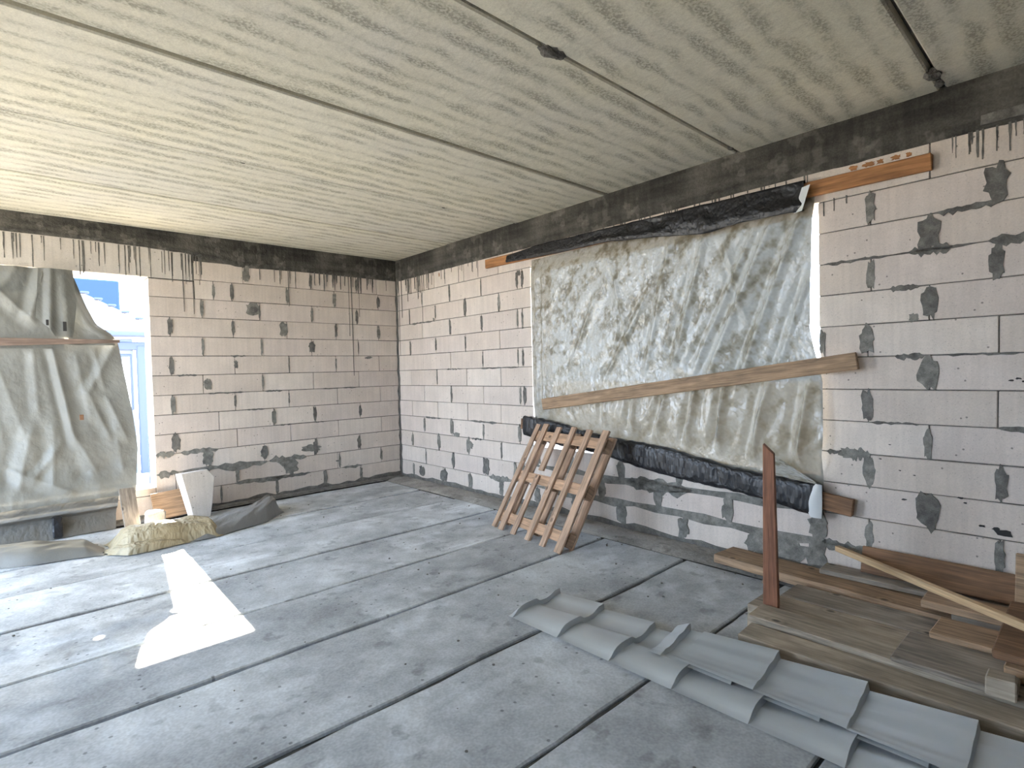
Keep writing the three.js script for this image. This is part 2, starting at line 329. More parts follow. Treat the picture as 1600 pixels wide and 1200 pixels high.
// ---- the far wall with the open window
const WB = [-4.55, -2.83, 0.28, 2.39];
{
  const w = struct('wall_back', 'wall of pale aerated blocks with an open window hole half hung with tarp');
  // core and ring beam
  part(w, 'mortar_core', frameAround(XL - T, T, FY - 0.02, 2.66, [[WB[0] - 0.006, WB[1] + 0.006, WB[2] - 0.006, WB[3] + 0.006]], -0.22, -0.007), M.core);
  const rows = [
    [-1.937, -1.178, -0.585, -0.30], [-2.238, -2.056, -1.458, -0.882, -0.281], [-2.356, -1.773, -1.172, -0.59], [-2.654, -2.055, -1.475, -0.874, -0.287],
    [-2.359, -1.763, -1.188, -0.58], [-2.653, -2.052, -1.465, -0.887, -0.29], [-2.368, -1.765, -1.178, -0.585], [-2.657, -2.061, -1.476, -0.88, -0.287],
    [-2.23, -1.655, -1.178, -0.581], [-2.661, -2.055, -1.47, -0.883, -0.286], [-2.369, -1.774, -1.181, -0.598], [-2.654, -2.066, -1.486, -0.906, -0.301], [-2.236, -1.647, -1.072, -0.595]];
  rows.forEach((r, k) => { for (let u = r[0] - 0.6; u > XL; u -= 0.6) r.push(u); if (k === 0) for (let i = r.length - 1; i >= 0; i--) if (r[i] < WB[1] && r[i] > -5.85) r.splice(i, 1); });
  layBlocks(w, rows, [[WB[0], WB[1], WB[2], 2.4], [-5.85, -2.42, 2.38, 2.62]], XL - T, -0.004);
  part(w, 'lintel', span(-5.85, -2.42, WB[3], 2.69, -T, 0.002, 0.004), M.lintel, 'smooth pale lintel above the window, streaked with cement runs');
  const beam = grid(160, 6, (s, t) => { const u = mix(XL - T, 0, s), b = lut([[-9, 2.69], [-3.0, 2.685], [-2.5, 2.66], [-2.0, 2.575], [-1.1, 2.60], [0, 2.612]], u); return [u, mix(b + 0.012 * (fbm(u * 6, 3, 256, 256, 3) - 0.5), CY + 0.01, t), 0.008 + 0.008 * fbm(u * 5, t * 3, 256, 256, 3) - (t === 0 ? 0.012 : 0)]; }, 7.3, 0.27);
  part(w, 'ring_beam', mergeGeometries([beam.toNonIndexed(), span(XL - T, T, 2.62, CY + 0.05, -T, -0.004, 0.002)].map((g) => { g.deleteAttribute('normal'); g.computeVertexNormals(); return g; })), M.beam, 'dark stained concrete ring beam under the ceiling');
  const P = (g, m = M.mortar) => part(w, 'mortar_patch', g, m);
  // upright joints filled from outside
  for (const [k, u, ww, hh] of [[1, -1.90, 0.075, 0.19], [1, -1.178, 0.035, 0.17], [1, -0.585, 0.03, 0.16], [2, -2.238, 0.03, 0.18], [2, -2.056, 0.04, 0.19], [2, -1.458, 0.035, 0.18], [2, -0.882, 0.045, 0.17], [2, -0.281, 0.04, 0.15],
    [3, -2.356, 0.035, 0.18], [3, -1.172, 0.03, 0.17], [3, -0.59, 0.035, 0.18], [3, -1.775, 0.02, 0.19], [4, -2.654, 0.045, 0.18], [4, -2.055, 0.035, 0.17], [4, -1.51, 0.09, 0.20], [4, -0.874, 0.035, 0.17], [4, -0.287, 0.045, 0.19],
    [5, -2.359, 0.025, 0.19], [5, -1.763, 0.025, 0.18], [5, -1.188, 0.075, 0.15], [5, -0.58, 0.014, 0.17], [6, -2.653, 0.05, 0.18], [6, -2.04, 0.04, 0.09], [6, -1.465, 0.016, 0.18], [6, -0.887, 0.02, 0.15],
    [7, -2.33, 0.085, 0.14], [7, -1.765, 0.025, 0.17], [8, -2.657, 0.045, 0.19], [8, -2.061, 0.022, 0.14], [8, -1.476, 0.018, 0.14], [9, -1.655, 0.045, 0.19], [9, -1.178, 0.045, 0.19], [9, -0.581, 0.04, 0.15],
    [10, -2.645, 0.085, 0.20], [11, -2.35, 0.10, 0.18], [11, -1.774, 0.08, 0.18], [11, -1.181, 0.055, 0.19], [11, -0.61, 0.05, 0.17], [12, -2.066, 0.04, 0.19], [12, -0.906, 0.05, 0.02], [12, -0.301, 0.035, 0.17], [13, -1.647, 0.035, 0.18], [13, -1.072, 0.05, 0.18], [13, -0.595, 0.035, 0.17], [12, -1.486, 0.16, 0.19], [13, -2.236, 0.02, 0.18], [12, -0.88, 0.03, 0.18]])
    P(blob(u, 2.6 - CH * (k - 0.5) + rr(-0.01, 0.01), ww * 1.05, hh * 0.98, rr(0.003, 0.007)), rnd() < 0.5 ? M.mortar : M.mortarDark);
  // ragged beads along bed joints
  for (const [u0, u1, k, h] of [[-2.1, -1.93, 5, 0.02], [-2.62, -2.42, 6, 0.02], [-2.34, -1.94, 7, 0.018], [-1.75, -1.55, 7, 0.018], [-2.82, -2.66, 10, 0.06], [-2.6, -2.25, 10, 0.055], [-2.82, -2.62, 11, 0.06], [-2.62, -1.75, 11, 0.075], [-1.72, -1.30, 11, 0.10], [-2.1, -1.5, 12, 0.05], [-1.7, -1.25, 12, 0.03], [-0.85, -0.58, 12, 0.035],
    [-1.98, -1.75, 8, 0.015], [-1.12, -0.6, 7, 0.014], [-1.62, -1.45, 9, 0.015], [-1.22, -1.05, 9, 0.012]])
    P(ribbon(u0, 2.6 - CH * k, u1, 2.6 - CH * k, h, 0.006, 12), h > 0.03 ? M.mortar : M.mortarDark);
  P(blob(-1.23, 0.49, 0.24, 0.09, 0.006), M.mortar); P(blob(-0.44, 1.575, 0.10, 0.03, 0.004, 0.5), M.mortarDark);
  // broken corner; shade of its hollow painted as a darker flat patch
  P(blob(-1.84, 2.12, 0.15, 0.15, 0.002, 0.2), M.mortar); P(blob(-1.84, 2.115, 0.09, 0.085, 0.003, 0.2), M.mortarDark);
  const D = [];
  for (let i = 0; i < 34; i++) D.push([rr(-3.9, -2.35), 2.68, rr(0.06, 0.32), rr(0.006, 0.014)]);
  for (let i = 0; i < 16; i++) D.push([rr(-2.72, -2.3), 2.66, rr(0.15, 0.35), rr(0.007, 0.016)]);
  for (let i = 0; i < 24; i++) D.push([rr(-1.2, -0.35), 2.61, rr(0.08, 0.22), rr(0.008, 0.018)]);
  for (let i = 0; i < 12; i++) D.push([rr(-1.9, -0.05), 2.60, rr(0.05, 0.22), rr(0.006, 0.012)]);
  D.push([-2.43, 2.66, 0.62, 0.010], [-2.52, 2.66, 0.6, 0.008], [-0.65, 2.6, 1.25, 0.012], [-0.69, 2.6, 0.75, 0.008], [-0.55, 2.6, 0.5, 0.007], [-1.44, 2.6, 0.42, 0.008]);
  part(w, 'cement_runs', drips(D), M.mortarDark).userData.kind = 'stuff';
  part(w, 'corner_mortar', (() => { const pts = []; for (let i = 0; i <= 30; i++) pts.push([-0.012 - 0.02 * rnd(), i / 30 * 2.6]); pts.push([0, 2.6], [0, 0]); return slab2D(pts, -0.02, 0.006); })(), M.mortarDark);
  part(w, 'bed_mortar', (() => { const pts = []; for (let i = 0; i <= 60; i++) pts.push([mix(XL, 0, i / 60), 0.005 + 0.045 * rnd()]); pts.push([0, FY - 0.02], [XL, FY - 0.02]); return slab2D(pts, -0.02, 0.007); })(), M.mortarDark);
}
// ---- the right wall with the covered window
const WR = [2.57, 5.215, 0.60, 2.40];
{
  const w = struct('wall_right', 'long wall of pale aerated blocks with grey mortar smears and a covered window'); w.rotation.y = -Math.PI / 2;
  const U1 = ZF + T;
  part(w, 'mortar_core', frameAround(0.01, U1, FY - 0.02, 2.58, [[WR[0] - 0.006, WR[1] + 0.006, WR[2] - 0.006, WR[3] + 0.006]], -0.22, -0.007), M.core);
  const rows = [
    [0.3, 0.89, 1.481, 2.08, 5.80], [0.611, 1.195, 1.785, 2.372, 2.445, 5.507, 6.095], [0.31, 0.898, 1.488, 2.081, 5.796], [0.60, 1.194, 1.784, 2.367, 2.441, 5.509, 6.092],
    [0.31, 0.892, 1.483, 2.082, 5.795], [0.60, 1.188, 1.789, 2.362, 2.436, 5.221, 5.488, 6.093], [0.306, 0.903, 1.488, 2.082, 5.793], [0.604, 1.187, 1.786, 2.385, 5.489, 6.088],
    [0.32, 0.893, 1.489, 2.071, 5.792], [0.592, 1.176, 1.77, 2.362, 5.497, 6.099], [0.30, 0.90, 1.488, 2.066, 2.62, 3.05, 3.627, 4.189, 4.80, 5.781], [0.605, 1.187, 1.78, 2.38, 2.9, 3.42, 3.997, 4.587, 5.20, 5.491, 6.096], [0.313, 0.972, 1.506, 2.052, 2.6, 3.1, 3.626, 4.218, 4.785, 5.19, 5.8]];
  rows.forEach((r) => { for (let u = r[r.length - 1] + 0.6; u < U1; u += 0.6) r.push(u); });
  layBlocks(w, rows, [WR], 0.004, U1);
  const beam = grid(180, 6, (s, t) => { const u = mix(0, U1, s); return [u, mix(2.595 + 0.018 * (fbm(u * 6, 9, 256, 256, 3) - 0.5), CY + 0.01, t), 0.008 + 0.010 * fbm(u * 5, t * 3 + 7, 256, 256, 3) - (t === 0 ? 0.012 : 0)]; }, U1, 0.27);
  part(w, 'ring_beam', mergeGeometries([beam.toNonIndexed(), span(0, U1, 2.61, CY + 0.05, -T, -0.004, 0.002)].map((g) => { g.deleteAttribute('normal'); g.computeVertexNormals(); return g; })), M.beam, 'dark stained concrete ring beam under the ceiling');
  const P = (g, m = M.mortar) => part(w, 'mortar_patch', g, m);
  for (const [k, u, ww, hh] of [
    [1, 0.3, 0.03, 0.17], [2, 0.611, 0.03, 0.19], [2, 1.195, 0.03, 0.19], [2, 1.785, 0.014, 0.18], [2, 2.37, 0.035, 0.16], [2, 2.45, 0.035, 0.16], [3, 0.31, 0.02, 0.19], [3, 0.898, 0.02, 0.17], [3, 1.488, 0.04, 0.21], [3, 2.081, 0.04, 0.19],
    [4, 1.194, 0.04, 0.18], [4, 1.784, 0.04, 0.19], [4, 2.367, 0.022, 0.18], [4, 2.441, 0.03, 0.19], [5, 0.31, 0.03, 0.19], [5, 0.892, 0.03, 0.17], [5, 1.483, 0.03, 0.19], [6, 1.789, 0.022, 0.17], [6, 2.362, 0.022, 0.17], [6, 2.436, 0.032, 0.18],
    [7, 0.903, 0.02, 0.17], [8, 1.187, 0.04, 0.19], [8, 2.385, 0.03, 0.19], [8, 2.45, 0.05, 0.19], [10, 0.592, 0.04, 0.17], [10, 1.176, 0.06, 0.20], [10, 1.77, 0.035, 0.17], [10, 2.362, 0.05, 0.19], [11, 0.30, 0.05, 0.17], [11, 0.90, 0.06, 0.2], [11, 1.488, 0.07, 0.2], [11, 2.066, 0.03, 0.18],
    [12, 0.605, 0.035, 0.19], [12, 1.187, 0.055, 0.19], [12, 1.80, 0.11, 0.2], [12, 2.28, 0.05, 0.2], [13, 0.313, 0.04, 0.17], [13, 0.50, 0.13, 0.15], [13, 0.99, 0.15, 0.16], [13, 1.506, 0.07, 0.18], [13, 2.052, 0.07, 0.17],
    [2, 5.507, 0.05, 0.21], [2, 6.085, 0.095, 0.21], [3, 5.796, 0.10, 0.22], [4, 5.507, 0.05, 0.19], [4, 6.085, 0.06, 0.2], [5, 5.80, 0.08, 0.19], [6, 5.235, 0.035, 0.17], [6, 5.485, 0.075, 0.2], [7, 5.79, 0.10, 0.2], [8, 5.485, 0.065, 0.2], [9, 5.785, 0.04, 0.19], [10, 5.495, 0.065, 0.22], [10, 6.10, 0.055, 0.21], [11, 5.78, 0.11, 0.23], [12, 5.49, 0.045, 0.19], [12, 6.095, 0.04, 0.2], [7, 6.21, 0.03, 0.15],
    [11, 2.62, 0.08, 0.19], [11, 3.05, 0.08, 0.19], [11, 3.627, 0.08, 0.2], [11, 4.189, 0.07, 0.19], [11, 4.80, 0.06, 0.19], [12, 2.38, 0.09, 0.2], [12, 2.9, 0.08, 0.2], [12, 3.42, 0.08, 0.2], [12, 3.997, 0.075, 0.2], [12, 4.587, 0.08, 0.2], [12, 5.20, 0.11, 0.21], [13, 2.6, 0.08, 0.18], [13, 3.1, 0.09, 0.18], [13, 3.626, 0.10, 0.19], [13, 4.218, 0.09, 0.2], [13, 4.80, 0.16, 0.2], [13, 5.19, 0.12, 0.2]])
    P(blob(u, 2.6 - CH * (k - 0.5) + rr(-0.008, 0.008), ww * 1.05, hh * 0.98, rr(0.003, 0.008)), u > 2.55 && k > 10 && u < 5.3 ? M.mortar : rnd() < 0.5 ? M.mortar : M.mortarDark);
  for (const [u0, u1, k, h] of [[1.85, 2.3, 12, 0.06], [5.25, 5.6, 3, 0.02], [5.62, 6.0, 3, 0.015], [5.82, 6.1, 2, 0.035], [5.7, 5.9, 3, 0.05], [6.05, 6.3, 3, 0.05], [5.63, 5.78, 6, 0.035], [5.85, 6.2, 6, 0.016], [5.5, 5.75, 8, 0.018], [6.08, 6.5, 8, 0.03], [5.25, 5.42, 9, 0.03], [5.38, 5.50, 9, 0.07],
    [2.5, 5.25, 11, 0.075], [2.5, 5.45, 12, 0.07], [3.7, 4.3, 11, 0.10], [5.2, 5.5, 12, 0.06], [0.35, 0.85, 3, 0.02], [1.1, 1.4, 6, 0.018], [1.7, 2.4, 6, 0.016], [0.6, 0.95, 9, 0.02], [1.5, 2.0, 9, 0.022], [5.6, 5.75, 4, 0.03], [1.55, 1.75, 10, 0.02]])
    P(ribbon(u0, 2.6 - CH * k, u1, 2.6 - CH * k, h, 0.006, 14), h > 0.05 ? M.mortar : M.mortarDark);
  P(blob(1.27, 0.62, 0.12, 0.05, 0.006)); P(blob(1.52, 0.52, 0.12, 0.08, 0.006)); P(blob(4.98, 0.1, 0.3, 0.19, 0.004, 0.25)); P(blob(5.38, 0.80, 0.11, 0.07, 0.008)); P(blob(2.40, 2.36, 0.06, 0.06, 0.006), M.mortarDark);
  P(blob(5.72, 1.62, 0.05, 0.05, 0.003), M.mortar); P(blob(0.86, 2.02, 0.05, 0.05, 0.002, 0.5), M.mortar);
  for (const [u, y, s] of [[6.14, 1.255, 0.02], [6.17, 1.265, 0.018], [6.19, 1.25, 0.016], [5.93, 0.60, 0.018], [5.95, 0.575, 0.014], [6.11, 0.44, 0.06], [6.08, 0.455, 0.03], [6.02, 0.46, 0.02], [5.55, 0.78, 0.012], [5.65, 0.72, 0.012], [5.72, 0.70, 0.01], [5.60, 0.87, 0.01], [5.34, 0.79, 0.012], [5.67, 0.55, 0.018]]) P(blob(u, y, s * 1.4, s * 0.6, 0.003, 0.4, 9), M.hole);
  const D = [];
  for (let i = 0; i < 26; i++) D.push([rr(0.03, 0.8), 2.6, rr(0.06, 0.3), rr(0.006, 0.014)]);
  for (let i = 0; i < 14; i++) D.push([rr(0.8, 1.8), 2.6, rr(0.04, 0.2), rr(0.005, 0.01)]);
  for (let i = 0; i < 40; i++) D.push([rr(3.0, 5.4), 2.595, rr(0.04, 0.12), rr(0.006, 0.014)]);
  for (let i = 0; i < 18; i++) D.push([rr(5.97, 6.35), 2.60, rr(0.04, 0.16), rr(0.006, 0.016)]);
  D.push([5.90, 2.6, 0.09, 0.008], [5.915, 2.6, 0.12, 0.006], [5.25, 2.4, 0.09, 0.007], [5.31, 2.41, 0.08, 0.007], [5.38, 2.41, 0.05, 0.01], [0.06, 2.6, 1.0, 0.008], [0.13, 2.6, 0.5, 0.008], [0.62, 2.5, 0.5, 0.006]);
  part(w, 'cement_runs', drips(D), M.mortarDark).userData.kind = 'stuff';
  part(w, 'rust_stain', mergeGeometries([[5.42, 0.05], [5.50, 0.06], [5.56, 0.04], [5.64, 0.05], [5.70, 0.03]].map(([u, s]) => blob(u, 2.565, s, 0.03, 0.003, 0.4)).concat([blob(1.0, 2.55, 0.02, 0.05, 0.004)])), M.woodOrange, 'orange foam stains above the board');
  part(w, 'corner_mortar', (() => { const pts = [[0, 0], [0, 2.6]]; for (let i = 30; i >= 0; i--) pts.push([0.012 + 0.02 * rnd(), i / 30 * 2.6]); return slab2D(pts, -0.02, 0.006); })(), M.mortarDark);
  part(w, 'bed_mortar', (() => { const pts = []; for (let i = 0; i <= 80; i++) pts.push([mix(0, U1, i / 80), 0.005 + 0.04 * rnd()]); pts.push([U1, FY - 0.02], [0, FY - 0.02]); return slab2D(pts, -0.02, 0.007); })(), M.mortarDark);
  part(w, 'beam_groove', span(6.02, 6.6, 2.615, 2.67, -0.01, 0.024, 0.004), M.mortarDark, 'darker rough edge at the foot of the ring beam');
}
// ---- unseen walls: side doorway, window hole added for fill light, closed wall behind camera
{
  const l = struct('wall_left', 'pale side wall out of view with a wide doorway and a window hole added for fill light, both unglazed');
  part(l, 'wall_body', (() => { const g = mergeGeometries([frameAround(-T, 4.4, FY - 0.02, CY + 0.05, [[0.35, 2.4, FY + 0.02, 2.6]], -T, 0), frameAround(4.4, ZF + T, FY - 0.02, CY + 0.05, [[4.5, 5.8, 1.0, 2.4]], -T, 0)]); g.rotateY(-Math.PI / 2); g.translate(XL - T, 0, 0); return g; })(), M.plain);
  const f = struct('wall_front', 'plain pale wall closing the room');
  part(f, 'wall_body', span(XL, T, FY - 0.02, CY + 0.05, ZF, ZF + T, 0.002), M.plain);
}
// ------------------------------------------------------------------ outside: ground and the neighbouring houses seen through the gap
{
  const g = struct('ground', 'pale sunlit bare ground outside the window'); g.userData.category = 'ground';
  part(g, 'soil', span(-60, 60, -1.2, -0.7, -60, 60, 0.01), std({ color: C(0.62, 0.55, 0.45), map: tMortar }));
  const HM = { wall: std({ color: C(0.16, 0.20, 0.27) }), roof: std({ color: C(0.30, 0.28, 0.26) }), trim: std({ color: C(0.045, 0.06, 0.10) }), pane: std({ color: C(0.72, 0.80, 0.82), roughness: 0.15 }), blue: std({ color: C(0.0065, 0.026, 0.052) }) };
  const h = thing('neighbour_house', 'low pale house with tiled hip roof, blue gutter and blue posts outside the window', 'house');
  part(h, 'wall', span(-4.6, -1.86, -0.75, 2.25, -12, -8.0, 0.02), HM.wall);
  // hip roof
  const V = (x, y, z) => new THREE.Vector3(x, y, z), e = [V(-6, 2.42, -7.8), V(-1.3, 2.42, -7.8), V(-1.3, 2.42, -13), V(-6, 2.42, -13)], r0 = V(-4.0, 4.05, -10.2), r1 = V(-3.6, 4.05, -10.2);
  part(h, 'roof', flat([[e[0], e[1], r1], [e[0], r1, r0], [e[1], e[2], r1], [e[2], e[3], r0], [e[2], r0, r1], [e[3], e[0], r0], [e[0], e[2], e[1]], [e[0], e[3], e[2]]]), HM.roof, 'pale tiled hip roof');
  for (let i = 0; i < 10; i++) part(h, 'ridge_tile', cbox(0.16, 0.05, 0.12, 0.015, { c: [mix(r1.x, e[1].x, (i + 0.7) / 10.5), mix(r1.y, e[1].y, (i + 0.7) / 10.5) + 0.03, mix(r1.z, e[1].z, (i + 0.7) / 10.5)] }), HM.trim);
  part(h, 'gutter', span(-6, -1.3, 2.28, 2.40, -7.82, -7.70, 0.03), HM.trim, 'blue rain gutter');
  part(h, 'beam', span(-4.6, -1.62, 2.0, 2.18, -7.98, -7.86, 0.02), HM.trim, 'blue porch beam');
  const wf = part(h, 'window', span(-2.12, -1.90, 0.7, 1.92, -8.0, -7.95, 0.01), HM.trim); part(wf, 'pane', span(-2.08, -1.94, 0.76, 1.86, -7.96, -7.94, 0.005), HM.pane);
  part(h, 'post', span(-1.82, -1.66, -0.75, 2.1, -7.98, -7.84, 0.02), HM.trim, 'blue porch post');
  solid('tall_house', 'tall building with a deep blue wall rising behind the tiled roof', 'house', mergeGeometries([span(-5.5, -0.56, -0.75, 5.27, -24, -20, 0.05)]), HM.blue);
  const lf = thing('slat_fence', 'slatted fence panel outside beside the window jamb', 'fence');
  for (let k = 0; k < 5; k++) part(lf, 'slat', span(-2.1, -1.55, -0.6 + k * 0.2, -0.5 + k * 0.2, -5.1, -5.05, 0.01), HM.trim);
  part(lf, 'post', span(-2.1, -2.05, -0.72, 0.35, -5.14, -5.1, 0.005), HM.trim);
}
// ------------------------------------------------------------------ cloth helpers
const foldsAt = (list, u, y, sharp = false) => {
  let n = 0;
  for (const [u0, y0, u1, y1, w, a] of list) {
    const du = u1 - u0, dy = y1 - y0, L2 = du * du + dy * dy, t = ((u - u0) * du + (y - y0) * dy) / L2;
    if (t < -0.15 || t > 1.15) continue;
    const d = ((u - u0) * dy - (y - y0) * du) / Math.sqrt(L2), k = smooth(-0.15, 0.1, t) * (1 - smooth(0.9, 1.15, t));
    n += a * k * (sharp ? Math.exp(-Math.abs(d) / (w * 0.75)) : Math.exp(-(d * d) / (w * w))) - 0.55 * a * k * Math.exp(-((d - 1.7 * w) ** 2) / (w * w * 0.8));
  }
  return n;
};
const ridged = (x, y, s) => 1 - Math.abs(2 * fbm(x, y, 256, 256, 3, s) - 1);

// ------------------------------------------------------------------ left window: grey tarps, batten
{
  const up = thing('grey_tarp', 'grey tarp hung over the upper half of the open window, right corner folded forward', 'tarp', 'tarps over the left window');
  const F1 = [[-3.95, 2.2, -3.7, 1.9, 0.05, 0.035], [-3.62, 2.38, -3.72, 1.95, 0.045, 0.06], [-3.80, 2.38, -3.95, 2.1, 0.05, 0.03], [-4.1, 2.3, -4.0, 1.8, 0.06, 0.04]];
  part(up, 'sheet', grid(60, 40, (s, t) => { const u = mix(-4.30, -3.50, s), y = mix(2.385, 1.665, t); return [u, y, 0.035 + 0.8 * foldsAt(F1, u, y, true) + 0.012 * (fbm(u * 9, y * 9, 256, 256, 3, 3) - 0.5) ]; }, 0.8, 0.65), M.tarp);
  const F2 = [[-3.575, 2.38, -3.60, 1.8, 0.03, 0.022], [-3.50, 2.36, -3.47, 1.8, 0.04, 0.012]];
  const fl = part(up, 'folded_corner', grid(30, 40, (s, t) => { const yb = lut([[0, 1.94], [0.35, 1.84], [0.5, 1.775], [1, 1.765]], s), y = mix(2.38, yb, t), uL = mix(-3.66, -3.69, t), uR = lut([[1.765, -3.437], [1.95, -3.415], [2.06, -3.403], [2.38, -3.42]], y), u = mix(uL, uR, s); return [u, y, 0.075 + foldsAt(F2, u, y) + 0.02 * Math.sin(s * 3.1) + 0.006 * (fbm(u * 14, y * 14, 256, 256, 3, 8) - 0.5)]; }, 0.28, 0.6), M.tarp);
  part(fl, 'eyelet_slot', cbox(0.026, 0.085, 0.006, 0.002, { c: [-3.495, 1.865, 0.102] }), M.hole); part(fl, 'eyelet_slot', cbox(0.018, 0.05, 0.006, 0.002, { c: [-3.615, 1.895, 0.11] }), M.hole);
  part(up, 'back_fold', grid(16, 24, (s, t) => { const y = mix(2.36, 1.70, t), uR = lut([[1.70, -3.125], [1.745, -3.115], [1.80, -3.14], [1.9, -3.26], [2.06, -3.325], [2.34, -3.415]], y), u = mix(-3.47, uR, s); return [u, y, 0.03 + 0.02 * Math.sin(s * 7 + y * 5) + 0.025 * ridged(u * 8, y * 9, 5) * smooth(2.0, 1.75, y)]; }, 0.3, 0.6), M.tarp, 'inner side of the tarp showing past the folded corner');
  solid('batten_board', 'weathered brown batten nailed across the left window between the two tarps', 'board', cbox(1.22, 0.085, 0.028, 0.004, { axis: 0, c: [-3.70, 1.712, 0.085], warp: (v) => { if (v.x > -3.3) v.y = 1.738 + (v.y - 1.712) * 0.35; } }), M.woodMauve);
  const lo = thing('grey_tarp', 'large grey tarp hanging over the lower half of the open window', 'tarp', 'tarps over the left window');
  const F3 = [[-4.05, 1.7, -3.95, 0.9, 0.03, 0.03], [-3.72, 1.65, -3.70, 1.1, 0.025, 0.02], [-3.28, 1.65, -3.22, 1.3, 0.018, 0.02], [-3.2, 1.2, -3.06, 0.8, 0.03, 0.03], [-3.55, 0.8, -3.75, 0.5, 0.025, 0.025], [-3.59, 1.70, -3.46, 0.85, 0.022, 0.055], [-3.13, 1.69, -3.34, 1.25, 0.03, 0.045], [-3.34, 1.25, -3.20, 0.85, 0.03, 0.03], [-3.42, 1.6, -3.33, 1.0, 0.035, 0.03], [-3.75, 0.95, -3.85, 0.45, 0.04, 0.035], [-3.6, 0.95, -3.62, 0.45, 0.03, 0.03], [-3.45, 0.85, -3.30, 0.5, 0.04, 0.03], [-3.95, 1.5, -3.8, 0.9, 0.06, 0.03], [-3.15, 0.95, -3.1, 0.5, 0.04, 0.025], [-3.9, 0.6, -3.5, 0.36, 0.035, 0.03]];
  const sheet = part(lo, 'sheet', grid(90, 90, (s, t) => { const yTop = 1.775 - 0.035 * smooth(0.85, 1, s), y = mix(yTop, 0.262, t), uR = lut([[0.26, -3.015], [0.69, -2.972], [1.01, -2.997], [1.70, -3.092], [1.775, -3.11]], y), u = mix(-4.30, uR, s); return [u, y, -0.01 + 0.065 * smooth(0.6, 0.33, y) + 0.75 * foldsAt(F3.map(([a, b, c, d, w, h]) => [a, b, c, d, w * 1.5, h]), u, y, true) + 0.022 * (ridged(u * 3.5, y * 3.0, 4) - 0.5) * smooth(1.2, 0.7, y) + 0.014 * (fbm(u * 10, y * 10, 256, 256, 3, 9) - 0.5) + 0.02]; }, 1.25, 1.4), M.tarp);
  part(sheet, 'patch_tag', cbox(0.03, 0.05, 0.006, 0.002, { c: [-3.40, 1.03, 0.055] }), M.tag, 'small brown tag');
  // sheet draped over the low parapet below the window
  const ps = thing('parapet_sheet', 'dark grey plastic sheet draped over the low parapet under the hanging tarp', 'plastic sheet');
  part(ps, 'sheet', grid(70, 40, (s, t) => {
    const u = mix(-4.35, -3.13 - 0.06 * t, s), prof = [[0, 0.30, -0.06], [0.12, 0.305, 0.01], [0.2, 0.285, 0.045], [0.42, 0.195, 0.05], [0.5, 0.185, 0.075], [0.58, 0.165, 0.10], [0.66, 0.135, 0.06], [0.78, 0.09, 0.07], [1, -0.035, 0.14]];
    return [u, lut(prof.map((p) => [p[0], p[1]]), t) + 0.008 * (vnoise(u * 7, t * 5) - 0.5), lut(prof.map((p) => [p[0], p[2]]), t) + 0.02 * (fbm(u * 5, t * 4, 256, 256, 3, 6) - 0.5) + 0.012];
  }, 1.2, 0.5), std({ color: C(0.17, 0.165, 0.155), map: tTarp, bumpMap: tCrumple, bumpScale: 0.01, roughness: 0.5 }));
  part(ps, 'strap', span(-3.645, -3.575, -0.03, 0.16, 0.10, 0.165, 0.01), M.black, 'dark strap hanging over the sheet');
}
// ------------------------------------------------------------------ rubble beside the left window
{
  const slant = (geo, x, y, z, rx, ry, rz) => { geo.rotateZ(rz); geo.rotateX(rx); geo.rotateY(ry); geo.translate(x, y, z); return geo; };
  solid('leaning_plank', 'short grey plank leaning on the parapet beside the plastic sheet', 'plank', slant(cbox(0.125, 0.46, 0.03, 0.004, { axis: 1 }), -3.09, 0.15, 0.27, -0.72, 0.1, -0.06), M.woodGrey2);
  solid('tan_board', 'tan board leaning on the blocks behind the upright white block', 'board', slant(cbox(0.34, 0.27, 0.025, 0.004, { axis: 0 }), -2.72, 0.115, 0.13, -0.42, 0, 0.06), M.woodTan);
  solid('block_chunk', 'broken sunlit white chunk of block beside the tan board', 'block', slant(cbox(0.16, 0.15, 0.13, 0.02, { jit: 0.018 }), -2.925, 0.06, 0.44, 0.15, 0.3, 0.1), M.freshBlock, 'broken block chunks');
  solid('block_chunk', 'small broken chunk of block lying against the leaning plank', 'block', slant(cbox(0.12, 0.09, 0.12, 0.018, { jit: 0.016 }), -2.80, 0.010, 0.66, 0.1, -0.4, 0.05), M.freshBlock, 'broken block chunks');
  // upright offcut of block with a clipped corner
  const pts = [[-2.575, -0.04], [-2.43, -0.04], [-2.395, 0.12], [-2.36, 0.345], [-2.42, 0.425], [-2.66, 0.42]];
  const sh = new THREE.Shape(pts.map((p) => new THREE.Vector2(...p))), g = new THREE.ExtrudeGeometry(sh, { depth: 0.13, bevelEnabled: true, bevelSize: 0.006, bevelThickness: 0.006, bevelSegments: 1 });
  g.translate(2.5, 0, -0.13); g.rotateX(-0.12); g.rotateY(0.16); g.translate(-2.5, 0.006, 0.33);
  solid('block_offcut', 'white block offcut with a clipped corner standing upright against the wall', 'block', g, M.freshBlock);
}
